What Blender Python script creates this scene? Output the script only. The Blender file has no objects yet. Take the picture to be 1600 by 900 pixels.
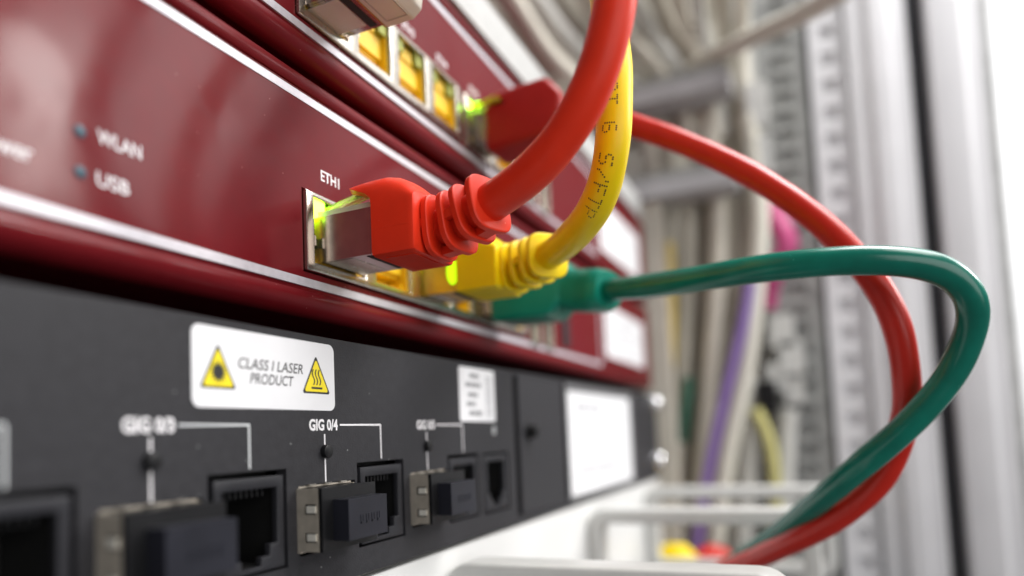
import bpy, bmesh, math, random
from mathutils import Vector, Matrix
R = math.radians
rnd = random.Random(7)
sc = bpy.context.scene
S = 0.001                      # every measure below is in millimetres

# ------------------------------------------------------------------ camera, world, lamps, exposure
cd = bpy.data.cameras.new('camera')
cam = bpy.data.objects.new('camera', cd)
sc.collection.objects.link(cam)
cd.sensor_width = 36
cd.lens = 24.3
cd.shift_y = 0.1025
cd.clip_start = 0.004
cd.clip_end = 50
AX = Vector((0.40219, 0.04149, 0.91447))      # right-hand, down and forward shares of the three rack axes
AY = Vector((-0.91454, 0.06512, 0.39928))
AZ = Vector((-0.04299, -0.99701, 0.06414))
CAM = Vector((0, -79.8, 0))
m = Matrix.Identity(4)
for i, a in enumerate((AX, AY, AZ)):
    m[i][0], m[i][1], m[i][2] = a[0], -a[1], -a[2]
m.translation = CAM * S
rot = m.to_3x3().to_quaternion()
cam.rotation_mode = 'QUATERNION'
cam.rotation_quaternion = rot
cam.location = CAM * S
sc.camera = cam
cd.dof.use_dof = True
cd.dof.focus_distance = 0.119
cd.dof.aperture_fstop = 6.2
cd.dof.aperture_blades = 0

w = bpy.data.worlds.new('World'); sc.world = w; w.use_nodes = True
bg = w.node_tree.nodes['Background']
bg.inputs[0].default_value = (0.93, 0.95, 1.0, 1)
bg.inputs[1].default_value = 0.16

def area(name, loc, target, sx, sy, power, col=(1, 1, 1)):
    l = bpy.data.lights.new(name, 'AREA'); l.shape = 'RECTANGLE'
    l.size = sx * S; l.size_y = sy * S; l.energy = power; l.color = col
    o = bpy.data.objects.new(name, l); sc.collection.objects.link(o)
    o.location = Vector(loc) * S
    d = (Vector(target) - Vector(loc)).normalized()
    o.rotation_euler = d.to_track_quat('-Z', 'Y').to_euler()
    return o
area('ceiling_lamp', (350, -900, 1300), (150, 0, 30), 1200, 500, 19, (1, 0.98, 0.95))
area('aisle_lamp', (640, -930, 500), (100, 0, 30), 120, 240, 3.6, (1, 0.97, 0.93))
area('cabinet_fill', (330, -260, 620), (400, -10, 120), 300, 200, 4.5, (1, 1, 1))  # added fill without a known fitting, brightens the background cables and lining
area('wall_fill', (900, -900, 700), (1500, -200, 150), 900, 600, 14, (1, 1, 1))  # added light, only there to turn the end wall bright white
area('left_fill', (-350, -800, 160), (110, 0, 40), 900, 600, 5.0, (1, 0.99, 0.97))  # added fill from out of view, lifts left metal sides and undersides

sc.view_settings.view_transform = 'Standard'
sc.view_settings.look = 'None'
sc.view_settings.exposure = 0.0
sc.view_settings.gamma = 1
sc.view_settings.use_curve_mapping = False
sc.cycles.use_denoising = True
sc.cycles.max_bounces = 10
sc.cycles.transmission_bounces = 10
sc.cycles.sample_clamp_indirect = 6

# ------------------------------------------------------------------ materials
MATS = {}
def mat(name, col, rough=0.5, metal=0.0, var=0.0, vscale=200, bump=0.0, bscale=2000, coat=0.0, coat_rough=0.1,
        trans=0.0, emit=None, estr=0.0, spec=0.5, specks=0.0, speckcol=(0.6, 0.6, 0.6), sss=0.0, aniso=None):
    if name in MATS: return MATS[name]
    M = bpy.data.materials.new(name); M.use_nodes = True
    nt = M.node_tree; N = nt.nodes; Lk = nt.links
    b = N['Principled BSDF']
    b.inputs['Base Color'].default_value = (*col, 1)
    b.inputs['Roughness'].default_value = rough
    b.inputs['Metallic'].default_value = metal
    b.inputs['Coat Weight'].default_value = coat
    b.inputs['Coat Roughness'].default_value = coat_rough
    b.inputs['Transmission Weight'].default_value = trans
    b.inputs['Specular IOR Level'].default_value = spec
    if sss:
        b.inputs['Subsurface Weight'].default_value = sss
        b.inputs['Subsurface Radius'].default_value = (0.002, 0.001, 0.0006)
        b.inputs['Subsurface Scale'].default_value = 1.0
    if emit:
        b.inputs['Emission Color'].default_value = (*emit, 1)
        b.inputs['Emission Strength'].default_value = estr
    tc = N.new('ShaderNodeTexCoord')
    if coat:      # handling marks: the clear coat is duller in smeary patches
        sm = N.new('ShaderNodeTexNoise'); sm.inputs['Scale'].default_value = 55; sm.inputs['Detail'].default_value = 6; sm.inputs['Distortion'].default_value = 1.2
        sr = N.new('ShaderNodeMapRange'); sr.inputs['From Min'].default_value = .4; sr.inputs['From Max'].default_value = .65
        sr.inputs['To Min'].default_value = coat_rough * .75; sr.inputs['To Max'].default_value = coat_rough * 1.6
        Lk.new(tc.outputs['Object'], sm.inputs['Vector']); Lk.new(sm.outputs['Fac'], sr.inputs['Value']); Lk.new(sr.outputs['Result'], b.inputs['Coat Roughness'])
    vec = tc.outputs['Object']
    if aniso:
        mp = N.new('ShaderNodeMapping'); mp.inputs['Scale'].default_value = aniso
        Lk.new(vec, mp.inputs['Vector']); vec = mp.outputs['Vector']
    base = None
    if var:
        n = N.new('ShaderNodeTexNoise'); n.inputs['Scale'].default_value = vscale; n.inputs['Detail'].default_value = 5
        Lk.new(vec, n.inputs['Vector'])
        r = N.new('ShaderNodeValToRGB')
        r.color_ramp.elements[0].position = 0.3; r.color_ramp.elements[1].position = 0.7
        r.color_ramp.elements[0].color = (*[max(0, c * (1 - var)) for c in col], 1)
        r.color_ramp.elements[1].color = (*[min(1, c * (1 + var)) for c in col], 1)
        Lk.new(n.outputs['Fac'], r.inputs['Fac']); base = r.outputs['Color']
        rr = N.new('ShaderNodeMapRange')
        rr.inputs['To Min'].default_value = max(0.02, rough * 0.85); rr.inputs['To Max'].default_value = min(1, rough * 1.15)
        Lk.new(n.outputs['Fac'], rr.inputs['Value']); Lk.new(rr.outputs['Result'], b.inputs['Roughness'])
    if specks:
        v = N.new('ShaderNodeTexVoronoi'); v.inputs['Scale'].default_value = 420
        Lk.new(tc.outputs['Object'], v.inputs['Vector'])
        n2 = N.new('ShaderNodeTexNoise'); n2.inputs['Scale'].default_value = 150
        Lk.new(tc.outputs['Object'], n2.inputs['Vector'])
        lt = N.new('ShaderNodeMath'); lt.operation = 'LESS_THAN'; lt.inputs[1].default_value = specks
        Lk.new(v.outputs['Distance'], lt.inputs[0])
        gt = N.new('ShaderNodeMath'); gt.operation = 'GREATER_THAN'; gt.inputs[1].default_value = 0.53
        Lk.new(n2.outputs['Fac'], gt.inputs[0])
        mu = N.new('ShaderNodeMath'); mu.operation = 'MULTIPLY'
        Lk.new(lt.outputs[0], mu.inputs[0]); Lk.new(gt.outputs[0], mu.inputs[1])
        mx = N.new('ShaderNodeMix'); mx.data_type = 'RGBA'
        Lk.new(mu.outputs[0], mx.inputs['Factor'])
        if base: Lk.new(base, mx.inputs['A'])
        else: mx.inputs['A'].default_value = (*col, 1)
        mx.inputs['B'].default_value = (*speckcol, 1)
        base = mx.outputs['Result']
    if base: Lk.new(base, b.inputs['Base Color'])
    if bump:
        n = N.new('ShaderNodeTexNoise'); n.inputs['Scale'].default_value = bscale; n.inputs['Detail'].default_value = 3
        Lk.new(vec, n.inputs['Vector'])
        bp = N.new('ShaderNodeBump'); bp.inputs['Strength'].default_value = bump; bp.inputs['Distance'].default_value = 0.0001
        Lk.new(n.outputs['Fac'], bp.inputs['Height']); Lk.new(bp.outputs['Normal'], b.inputs['Normal'])
    MATS[name] = M
    return M

RED_PAINT = mat('red_paint', (0.128, 0.0045, 0.008), 0.46, var=0.06, vscale=300, bump=0.03, bscale=1500, coat=0.18, coat_rough=0.12, spec=0.08, specks=0.05, speckcol=(0.32, 0.10, 0.10))
SILVER = mat('silver_print', (0.58, 0.56, 0.60), 0.38, 0.25, var=0.06, vscale=900)
INK = mat('white_ink', (0.80, 0.78, 0.80), 0.5, var=0.03)
GREYINK = mat('grey_ink', (0.62, 0.64, 0.65), 0.5, var=0.03)
BLACK_PAINT = mat('black_powder_coat', (0.026, 0.0255, 0.029), 0.5, spec=0.25, var=0.16, vscale=700, bump=0.45, bscale=3200, specks=0.06, speckcol=(0.20, 0.20, 0.20))
BLACK_PLASTIC = mat('black_plastic', (0.007, 0.007, 0.008), 0.4, spec=0.3, var=0.1, bump=0.05)
JACK_PLASTIC = mat('jack_plastic', (0.020, 0.020, 0.024), 0.45, spec=0.3, var=0.1, bump=0.05)
VOID = mat('jack_cavity', (0.003, 0.003, 0.003), 0.6, var=0.1)  # near-black colour paints in the shade inside sockets and grooves
PLUG_BLUE = mat('dust_plug_rubber', (0.012, 0.0125, 0.019), 0.4, spec=0.35, var=0.15, bump=0.08)
NICKEL = mat('nickel_plate', (0.52, 0.48, 0.42), 0.26, 1.0, var=0.08, vscale=600, bump=0.05, bscale=2500)
WARM_METAL = mat('plug_shell_metal', (0.46, 0.39, 0.36), 0.22, 0.95, var=0.08, vscale=500, bump=0.06, bscale=3000)
CHROME = mat('chrome', (0.8, 0.8, 0.82), 0.12, 1.0, var=0.03)
YEL_LINER = mat('yellow_liner', (0.80, 0.52, 0.015), 0.38, var=0.08)
LINER_GREY = mat('grey_liner', (0.30, 0.28, 0.22), 0.4, var=0.08)
PAPER = mat('white_label', (0.74, 0.74, 0.76), 0.45, var=0.02, bump=0.04)
SIGN_YEL = mat('sign_yellow', (0.85, 0.68, 0.005), 0.42, var=0.03)
SIGN_BLK = mat('sign_black', (0.012, 0.012, 0.012), 0.5, var=0.05)
LABEL_GREY = mat('label_grey_ink', (0.16, 0.16, 0.17), 0.5, var=0.05)
PALE_INK = mat('pale_grey_ink', (0.36, 0.36, 0.38), 0.5, var=0.05)
RED_PVC = mat('red_pvc', (0.78, 0.036, 0.010), 0.42, spec=0.25, var=0.05, vscale=250, bump=0.05, bscale=1800, sss=0.12, specks=0.045, speckcol=(0.85, 0.30, 0.22))
RED2_PVC = mat('dark_red_pvc', (0.52, 0.018, 0.008), 0.32, spec=0.35, var=0.05, vscale=250, bump=0.05, bscale=1800)
YEL_PVC = mat('yellow_pvc', (0.90, 0.66, 0.002), 0.40, spec=0.28, var=0.05, vscale=180, bump=0.08, bscale=1200, sss=0.1, specks=0.04, speckcol=(0.5, 0.32, 0.02))
GRN_PVC = mat('green_pvc', (0.001, 0.150, 0.105), 0.24, spec=0.45, var=0.14, vscale=160, bump=0.16, bscale=700, specks=0.045, speckcol=(0.05, 0.35, 0.27))
BEIGE_PVC = mat('beige_pvc', (0.64, 0.60, 0.52), 0.45, var=0.08, vscale=60, bump=0.03)
TAUPE_PVC = mat('taupe_pvc', (0.46, 0.425, 0.36), 0.48, var=0.08, vscale=60, bump=0.03)
GREY_PVC = mat('grey_pvc', (0.60, 0.59, 0.56), 0.45, var=0.06, vscale=60, bump=0.03)
OLD_WHITE = mat('ivory_plastic', (0.74, 0.71, 0.62), 0.38, var=0.04, bump=0.03)
PURPLE = mat("purple_pvc", (0.24, 0.14, 0.42), 0.4, var=0.06)
PINK = mat('magenta_pvc', (0.50, 0.06, 0.20), 0.4, var=0.06)
OCHRE = mat('ochre_pvc', (0.62, 0.46, 0.12), 0.4, var=0.06)
GREYWHITE = mat('grey_white_plastic', (0.60, 0.60, 0.58), 0.34, var=0.03, bump=0.05, bscale=1500)
WHITE_PAINT = mat('white_paint', (0.70, 0.70, 0.69), 0.42, var=0.03, vscale=40, bump=0.05, bscale=1500)
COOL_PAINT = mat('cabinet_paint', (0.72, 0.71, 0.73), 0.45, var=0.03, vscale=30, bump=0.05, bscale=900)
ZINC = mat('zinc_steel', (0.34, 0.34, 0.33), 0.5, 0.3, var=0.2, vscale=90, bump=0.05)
DARK_ZINC = mat('dark_steel', (0.33, 0.33, 0.32), 0.5, 0.2, var=0.25, vscale=120, bump=0.05)  # mottled dark grey steel
GASKET = mat('rubber_gasket', (0.045, 0.045, 0.05), 0.6, var=0.1)
WALL = mat('room_wall_paint', (0.86, 0.86, 0.87), 0.7, var=0.02, vscale=8)
DIM_WALL = mat('cabinet_lining', (0.62, 0.59, 0.53), 0.6, var=0.1, vscale=20)
BLUE_LED = mat('blue_lens', (0.015, 0.06, 0.09), 0.35, var=0.05, emit=(0.03, 0.16, 0.22), estr=0.05)
LED_GREEN = mat('lit_green_lens', (0.3, 0.9, 0.05), 0.3, var=0.03, emit=(0.38, 1.0, 0.03), estr=15.0)
LED_OFF = mat('unlit_lens', (0.45, 0.50, 0.10), 0.25, var=0.05, trans=0.3)
LATCH = mat('clear_latch', (0.95, 0.94, 0.45), 0.12, var=0.02, trans=0.9)
GOLD = mat('gold_contact', (0.75, 0.52, 0.15), 0.25, 1.0, var=0.05)

# ------------------------------------------------------------------ mesh building
class MB:
    def __init__(s): s.bm = bmesh.new()
    def _faces(s, vs, fs):
        bv = [s.bm.verts.new(Vector(v)) for v in vs]
        out = []
        for f in fs:
            try: out.append(s.bm.faces.new([bv[i] for i in f]))
            except ValueError: pass
        return bv, out
    def box(s, x0, x1, y0, y1, z0, z1, bev=0.0, seg=2):
        vs = [(x, y, z) for x in (x0, x1) for y in (y0, y1) for z in (z0, z1)]
        fs = [(0, 1, 3, 2), (4, 6, 7, 5), (0, 4, 5, 1), (2, 3, 7, 6), (0, 2, 6, 4), (1, 5, 7, 3)]
        bv, bf = s._faces(vs, fs)
        if bev: s._bev(bv, bev, seg)
        return s
    def _bev(s, bv, bev, seg, ang=0.5):
        es = {e for v in bv for e in v.link_edges if len(e.link_faces) == 2 and e.calc_face_angle(0) > ang}
        bmesh.ops.bevel(s.bm, geom=list(es), offset=bev, segments=seg, profile=0.5, affect='EDGES', clamp_overlap=True)
    def prism(s, poly, axis, a, b, bev=0.0, seg=2, ang=0.5):
        """poly of (u, v); axis x: (y, z), axis y: (x, z), axis z: (x, y)"""
        n = len(poly)
        def P(u, v, t): return (t, u, v) if axis == 'x' else (u, t, v) if axis == 'y' else (u, v, t)
        vs = [P(u, v, a) for u, v in poly] + [P(u, v, b) for u, v in poly]
        fs = [tuple(range(n)), tuple(range(2 * n - 1, n - 1, -1))] + [(i, i + n, (i + 1) % n + n, (i + 1) % n) for i in range(n)]
        bv, bf = s._faces(vs, fs)
        bmesh.ops.recalc_face_normals(s.bm, faces=bf)
        if bev: s._bev(bv, bev, seg, ang)
        return s
    def plate(s, x0, x1, z0, z1, holes, y0, y1, bev=0.0):
        """a plate facing -y with rectangular holes (hx0, hx1, hz0, hz1)"""
        xs = sorted({x0, x1, *[h[0] for h in holes], *[h[1] for h in holes]})
        zs = sorted({z0, z1, *[h[2] for h in holes], *[h[3] for h in holes]})
        def solid(i, j):
            if not (0 <= i < len(xs) - 1 and 0 <= j < len(zs) - 1): return False
            cx, cz = (xs[i] + xs[i + 1]) / 2, (zs[j] + zs[j + 1]) / 2
            return not any(h[0] < cx < h[1] and h[2] < cz < h[3] for h in holes)
        V = {}
        def v(i, j, k):
            if (i, j, k) not in V: V[i, j, k] = s.bm.verts.new((xs[i], (y0, y1)[k], zs[j]))
            return V[i, j, k]
        F = []
        for i in range(len(xs) - 1):
            for j in range(len(zs) - 1):
                if not solid(i, j): continue
                F.append(s.bm.faces.new([v(i, j, 0), v(i + 1, j, 0), v(i + 1, j + 1, 0), v(i, j + 1, 0)]))
                F.append(s.bm.faces.new([v(i, j, 1), v(i, j + 1, 1), v(i + 1, j + 1, 1), v(i + 1, j, 1)]))
                for di, dj, a, b in ((-1, 0, (i, j), (i, j + 1)), (1, 0, (i + 1, j + 1), (i + 1, j)), (0, -1, (i + 1, j), (i, j)), (0, 1, (i, j + 1), (i + 1, j + 1))):
                    if not solid(i + di, j + dj):
                        F.append(s.bm.faces.new([v(*a, 0), v(*b, 0), v(*b, 1), v(*a, 1)]))
        bmesh.ops.recalc_face_normals(s.bm, faces=F)
        if bev: s._bev(list(V.values()), bev, 2)
        return s
    def sweep(s, pts, rx, ry=None, n=20, power=2.0, ref=Vector((0, 0, 1)), caps=True, rfun=None):
        ry = ry or rx
        rings = []
        for i, p in enumerate(pts):
            p = Vector(p)
            t = (Vector(pts[min(i + 1, len(pts) - 1)]) - Vector(pts[max(i - 1, 0)])).normalized()
            if i == 0:
                r = ref if abs(ref.dot(t)) < 0.95 else Vector((1, 0, 0))
                u = t.cross(r).normalized()
            else:
                u = (u - t * u.dot(t)).normalized()
            v = u.cross(t)
            k = rfun(i / max(1, len(pts) - 1)) if rfun else 1
            ring = []
            for q in range(n):
                a = 2 * math.pi * q / n
                c, d = math.cos(a), math.sin(a)
                cc = math.copysign(abs(c) ** (2 / power), c); dd = math.copysign(abs(d) ** (2 / power), d)
                ring.append(s.bm.verts.new(p + u * rx * k * cc + v * ry * k * dd))
            rings.append(ring)
        for a, b in zip(rings, rings[1:]):
            for q in range(n):
                s.bm.faces.new([a[q], a[(q + 1) % n], b[(q + 1) % n], b[q]])
        if caps:
            s.bm.faces.new(rings[0][::-1]); s.bm.faces.new(rings[-1])
        return s
    def cyl(s, p0, p1, r, n=24, bev=0.0):
        st = len(s.bm.verts)
        p0, p1 = Vector(p0), Vector(p1)
        if bev:
            d = (p1 - p0).normalized() * bev
            s.sweep([p0, p0 + d * 0.01, p1 - d, p1 - d * 0.3, p1], r, n=n, rfun=lambda t: 1 if t < 0.6 else (1 - 0.3 * bev / r if t < 0.9 else 1 - bev / r))
        else: s.sweep([p0, p1], r, n=n)
        return s
    def poly(s, pts):
        s._faces(pts, [tuple(range(len(pts)))]); return s
    def build(s, name, material, parent=None, smooth=38, origin=None):
        bmesh.ops.recalc_face_normals(s.bm, faces=s.bm.faces) if s.bm.faces and getattr(s, 'recalc', True) else None
        if parent is not None: off = WL[parent.name]
        elif origin is not None: off = Vector(origin)
        else:
            co = [v.co for v in s.bm.verts]
            lo = Vector([min(c[k] for c in co) for k in range(3)]); hi = Vector([max(c[k] for c in co) for k in range(3)])
            off = Vector(((lo.x + hi.x) / 2, (lo.y + hi.y) / 2, lo.z))
        for v in s.bm.verts: v.co = (v.co - off) * S
        me = bpy.data.meshes.new(name); s.bm.to_mesh(me); s.bm.free()
        me.materials.append(material)
        if smooth:
            me.shade_smooth(); me.set_sharp_from_angle(angle=R(smooth))
        o = bpy.data.objects.new(name, me); sc.collection.objects.link(o)
        if parent is not None: o.parent = parent
        else: o.location = off * S
        WL[o.name] = off
        return o
WL = {}

def tag(o, label, cat, group=None, kind=None):
    o['label'] = label; o['category'] = cat
    if group: o['group'] = group
    if kind: o['kind'] = kind
    return o
def struct(o, kind='structure'):
    o['kind'] = kind; return o
def thing(name, loc, label, cat, group=None):
    o = bpy.data.objects.new(name, None); sc.collection.objects.link(o)
    o.empty_display_size = 0.01
    o.location = Vector(loc) * S; WL[o.name] = Vector(loc)
    return tag(o, label, cat, group)

def spline(pts, step=1.5):
    P = [Vector(p) for p in pts]
    P = [P[0] * 2 - P[1]] + P + [P[-1] * 2 - P[-2]]
    out = []
    for i in range(1, len(P) - 2):
        a, b, c, d = P[i - 1:i + 3]
        n = max(2, int((c - b).length / step))
        for k in range(n):
            t = k / n
            out.append(0.5 * ((2 * b) + (c - a) * t + (2 * a - 5 * b + 4 * c - d) * t * t + (3 * b - a - 3 * c + d) * t ** 3))
    out.append(P[-2])
    return out
def smooth_path(pts, it=6):
    pts = [Vector(p) for p in pts]
    for _ in range(it):
        pts = [pts[0]] + [(pts[i - 1] + pts[i] * 2 + pts[i + 1]) / 4 for i in range(1, len(pts) - 1)] + [pts[-1]]
    return pts

def text(name, s, x0, x1, z0, z1, y, material, parent, bold=0.0, ital=0.0, thick=0.03):
    c = bpy.data.curves.new('type', 'FONT'); c.body = s; c.resolution_u = 3
    c.shear = ital; c.offset = bold
    t = bpy.data.objects.new('type', c)
    me = t.to_mesh()
    bm = bmesh.new(); bm.from_mesh(me)
    t.to_mesh_clear(); bpy.data.objects.remove(t); bpy.data.curves.remove(c)
    xs = [v.co.x for v in bm.verts]; ys = [v.co.y for v in bm.verts]
    ax, bx, ay, by = min(xs), max(xs), min(ys), max(ys)
    for v in bm.verts:
        v.co = Vector((x0 + (v.co.x - ax) / (bx - ax) * (x1 - x0), y, z0 + (v.co.y - ay) / (by - ay) * (z1 - z0)))
    b = MB(); b.bm.free(); b.bm = bm; b.recalc = False
    bmesh.ops.recalc_face_normals(bm, faces=bm.faces)
    for f in bm.faces:
        if f.normal.y > 0: f.normal_flip()
    return b.build(name, material, parent, smooth=0)

def rrect(x0, x1, z0, z1, r, n=6):
    out = []
    for cx, cz, a0 in ((x1 - r, z1 - r, 0), (x0 + r, z1 - r, 90), (x0 + r, z0 + r, 180), (x1 - r, z0 + r, 270)):
        for k in range(n + 1):
            a = R(a0 + 90 * k / n); out.append((cx + r * math.cos(a), cz + r * math.sin(a)))
    return out

# ------------------------------------------------------------------ setting
struct(MB().box(1500, 1520, -1800, 700, -900, 1500).build('room_wall', WALL))
struct(MB().box(505, 512, -72, 420, -200, 520).build('cabinet_wall', DIM_WALL))

# ------------------------------------------------------------------ the two red appliances
def red_device(z0, top, port_holes, label, flat=True):
    dev = thing('network_appliance', (155, 0, z0), label, 'network appliance', 'red rack appliances one above the other')
    zt, zb = top - 3.9, z0 + 5.0
    XE, XL = 371.0, -110.0
    h = [(a - .3, b + .05, c - .3, d + .3) for a, b, c, d in port_holes]
    MB().plate(XL, XE, zb + 1.5, zt - 1.5, h, 0, 2.0).build('faceplate', RED_PAINT, dev, smooth=0)
    # rolled rims above and below the face
    def rim(za, zb_, up):
        sgn = 1 if up else -1
        prof = [(0.0, za), (-0.25, za + sgn * 0.3), (-0.45, za + sgn * 1.2)]
        rr = abs(zb_ - za) - 1.4
        cy, cz = -0.45 + rr, zb_ - sgn * rr
        for k in range(0, 8):
            a = R(90 * k / 7); prof.append((cy - rr * math.cos(a), cz + sgn * rr * math.sin(a)))
        prof += [(2.6, zb_), (2.6, za)]
        return prof
    MB().prism(rim(zt + 0.75, top, True), 'x', XL, XE).build('top_rim', RED_PAINT, dev, smooth=50)
    MB().prism(rim(zb - 0.75, z0, False), 'x', XL, XE).build('bottom_rim', RED_PAINT, dev, smooth=50)
    # silver line printed round the face
    b = MB()
    b.box(XL, 277.5, -0.12, 1.9, zt - 1.5, zt + 0.0, 0.1).box(XL, 277.5, -0.12, 1.9, zb + 0.0, zb + 1.5, 0.1)
    b.box(276.0, 277.5, -0.09, -0.01, zb + 1.5, zt - 1.5)
    b.build('border_line', SILVER, dev)
    MB().box(277.5, XE, 0, 1.9, zt - 1.5, zt + 0.0).box(277.5, XE, 0, 1.9, zb, zb + 1.5).box(XL, XE, 0.25, 1.9, zt, zt + 0.75).box(XL, XE, 0.25, 1.9, zb - 0.75, zb).build('groove', RED_PAINT, dev)
    MB().box(XL, XE - 4, 20, 300, z0 + 0.6, top - 0.6).box(XL, XE - 4, 2.7, 19.9, z0 + 0.6, z0 + 1.6).box(XL, XE - 4, 2.7, 19.9, top - 1.6, top - 0.6).build('chassis', RED_PAINT, dev)
    lb = MB().prism(rrect(285, 356, z0 + 10.0, z0 + 33.0, 2), 'y', -0.06, -0.01).build('label', PAPER, dev, smooth=0)
    b = MB()
    for zz, e in ((29, 338), (25.5, 326), (22, 345), (18.5, 318), (14, 334)):
        x = 291
        while x < e:
            ww = rnd.uniform(1.5, 5); b.box(x, x + ww, -.09, -.065, z0 + zz - .5, z0 + zz + .6); x += ww + rnd.uniform(.8, 1.8)
    b.build('small_print', PALE_INK, lb, smooth=0)
    return dev

def jack(dev, x0, x1, zb, zt, lit, liner, shut=False):
    """one port: a liner box open to the front, contacts at its roof and two indicator lenses"""
    d = 14
    b = MB()
    b.box(x0 - .4, x0, 0.3, d, zb, zt).box(x1, x1 + .4, 0.3, d, zb, zt).box(x0 - .4, x1 + .4, 0.3, d, zb - .4, zb).box(x0 - .4, x1 + .4, .3, d, zt, zt + .4).box(x0 - .4, x1 + .4, d, d + .4, zb - .4, zt + .4)
    # stepped shoulders inside the opening
    b.box(x0, x0 + 0.9, 1.2, d, zb, zb + 1.6).box(x1 - 0.9, x1, 1.2, d, zb, zb + 1.6)
    b.box(x0 + .2, x1 - .2, 5.0, d, zb, zb + 2.6, 0.4)
    b.box(x0 + .2, x1 - .2, 8.0, d, zb + 2.6, zb + 6.0, 0.5)
    if shut:
        b.box(x0 + .1, x1 - .1, 1.4, 4.8, zb + 3.6, zt - 3.2, 0.5).box(x0 + .4, x1 - .4, 2.2, 4.8, zb + 2.7, zb + 3.7, 0.2).box(x0 + 3, x1 - 3, 1.0, 4.8, zt - 3.3, zt - .4, 0.3)
    p = b.build('port_liner', liner, dev)
    w = (x1 - x0)
    for k, (a, c) in enumerate(((x0, x0 + w * 0.24), (x1 - w * 0.24, x1))):
        MB().box(a, c, 0.1, 6, zt - 2.9, zt, 0.25).build('indicator_lens', LED_GREEN if (lit and k == 0) else LED_OFF, p)
    g = MB()
    for k in range(8):
        xx = x0 + w * 0.22 + k * w * 0.56 / 7
        g.box(xx - .15, xx + .15, 6.0, 7.9, zb + 3.0, zb + 3.3)
    g.build('contacts', GOLD, p)

def port_block(dev, x0, x1, z0, z1, openings, oz0, oz1):
    holes = [(a, b, oz0, oz1) for a, b in openings]
    b = MB().plate(x0, x1, z0, z1, holes, -0.75, 8.0, 0.28)
    o = b.build('port_block', NICKEL, dev)
    # spring tongues that stand in the left edge of each opening
    s = MB()
    for a, c in openings:
        s.box(a - 0.02, a + 0.75, -0.35, 3.0, oz0 + 3.2, oz0 + 5.0, 0.12)
    s.build('spring_tongue', NICKEL, o)
    return o

LOW_OPEN = [(96.9, 111.9), (115.6, 128.6), (132.4, 146.6), (149.6, 158.0)]
LOW_OPEN2 = [(163.0, 176.6), (180.0, 193.0)]
low = red_device(22.8, 66.6, [(94.8, 161.0, 30.7, 45.1), (161.4, 195.0, 30.7, 45.1), (198.6, 206.4, 28.8, 43.6), (211.2, 219.0, 28.8, 43.6)],
                 'lower red rack appliance with ETH1 port holding a bright red plug')
port_block(low, 94.8, 161.0, 30.7, 45.1, LOW_OPEN, 32.4, 44.2)
port_block(low, 161.4, 195.0, 30.7, 45.1, LOW_OPEN2, 32.4, 44.2)
for i, (a, c) in enumerate(LOW_OPEN + LOW_OPEN2):
    jack(low, a + .5, c - .4, 32.8, 44.2, i in (0, 2), YEL_LINER, i in (1, 3))
for a in (198.6, 211.2):
    u = MB().plate(a, a + 7.8, 28.8, 43.6, [(a + 1.2, a + 6.6, 30.2, 42.2)], -0.7, 10, 0.2).build('usb_port', NICKEL, low)
    MB().box(a + 2.0, a + 4.0, 0.6, 9, 30.8, 41.6, 0.1).build('tongue', OLD_WHITE, u)
    MB().box(a + .9, a + 6.9, 10.05, 11, 30, 43).build('socket_back', VOID, u)
MB().box(229, 236, -0.5, 4, 31.5, 42.5, 0.4).build('console_port', JACK_PLASTIC, low)
text('lettering', 'ETH1', 99.8, 105.1, 48.3, 50.3, -0.03, INK, low, bold=0.014)
text('lettering', 'WLAN', 56.8, 63.0, 38.9, 40.8, -0.03, INK, low, bold=0.012)
text('lettering', 'USB', 56.7, 61.2, 33.4, 35.3, -0.03, INK, low, bold=0.012)
text('lettering', 'Power', 43.0, 49.0, 33.6, 35.6, -0.03, INK, low, bold=0.012)
for z in (39.5, 34.4):
    MB().cyl((54.6, 0.3, z), (54.6, -0.15, z), 0.75, 20, 0.1).build('status_light', BLUE_LED, low)

UP_OPEN = [(96.0, 108.6), (111.9, 123.4), (126.8, 138.4), (142.0, 153.8)]
UP_OPEN2 = [(161.0, 174.5), (178.0, 191.0)]
upp = red_device(69.4, 113.2, [(94.2, 156.0, 76.9, 91.6), (158.4, 194.0, 76.9, 91.6), (200, 208, 75.5, 90), (213, 221, 75.5, 90)],
                 'upper red rack appliance with empty yellow-lined ports and an ivory plug at top edge')
port_block(upp, 94.2, 156.0, 76.9, 91.6, UP_OPEN, 78.7, 90.7)
port_block(upp, 158.4, 194.0, 76.9, 91.6, UP_OPEN2, 78.7, 90.7)
for i, (a, c) in enumerate(UP_OPEN + UP_OPEN2):
    jack(upp, a + .5, c - .4, 79.1, 90.7, i == 4, YEL_LINER, i in (1, 2, 3, 5))
for a in (200, 213):
    u = MB().plate(a, a + 8, 75.5, 90, [(a + 1.2, a + 6.8, 76.8, 88.7)], -0.7, 10, 0.2).build('usb_port', NICKEL, upp)
    MB().box(a + 2.0, a + 4.0, 0.6, 9, 77.3, 88.2, 0.1).build('tongue', OLD_WHITE, u)
    MB().box(a + .9, a + 7.1, 10.05, 11, 76.5, 89).build('socket_back', VOID, u)
for k, xc in enumerate((116.5, 132.2, 147.8, 165.4)):
    text('lettering', 'ETH%d' % (k + 2), xc - 2.6, xc + 2.6, 93.6, 95.6, -0.03, INK, upp, bold=0.012)

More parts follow.
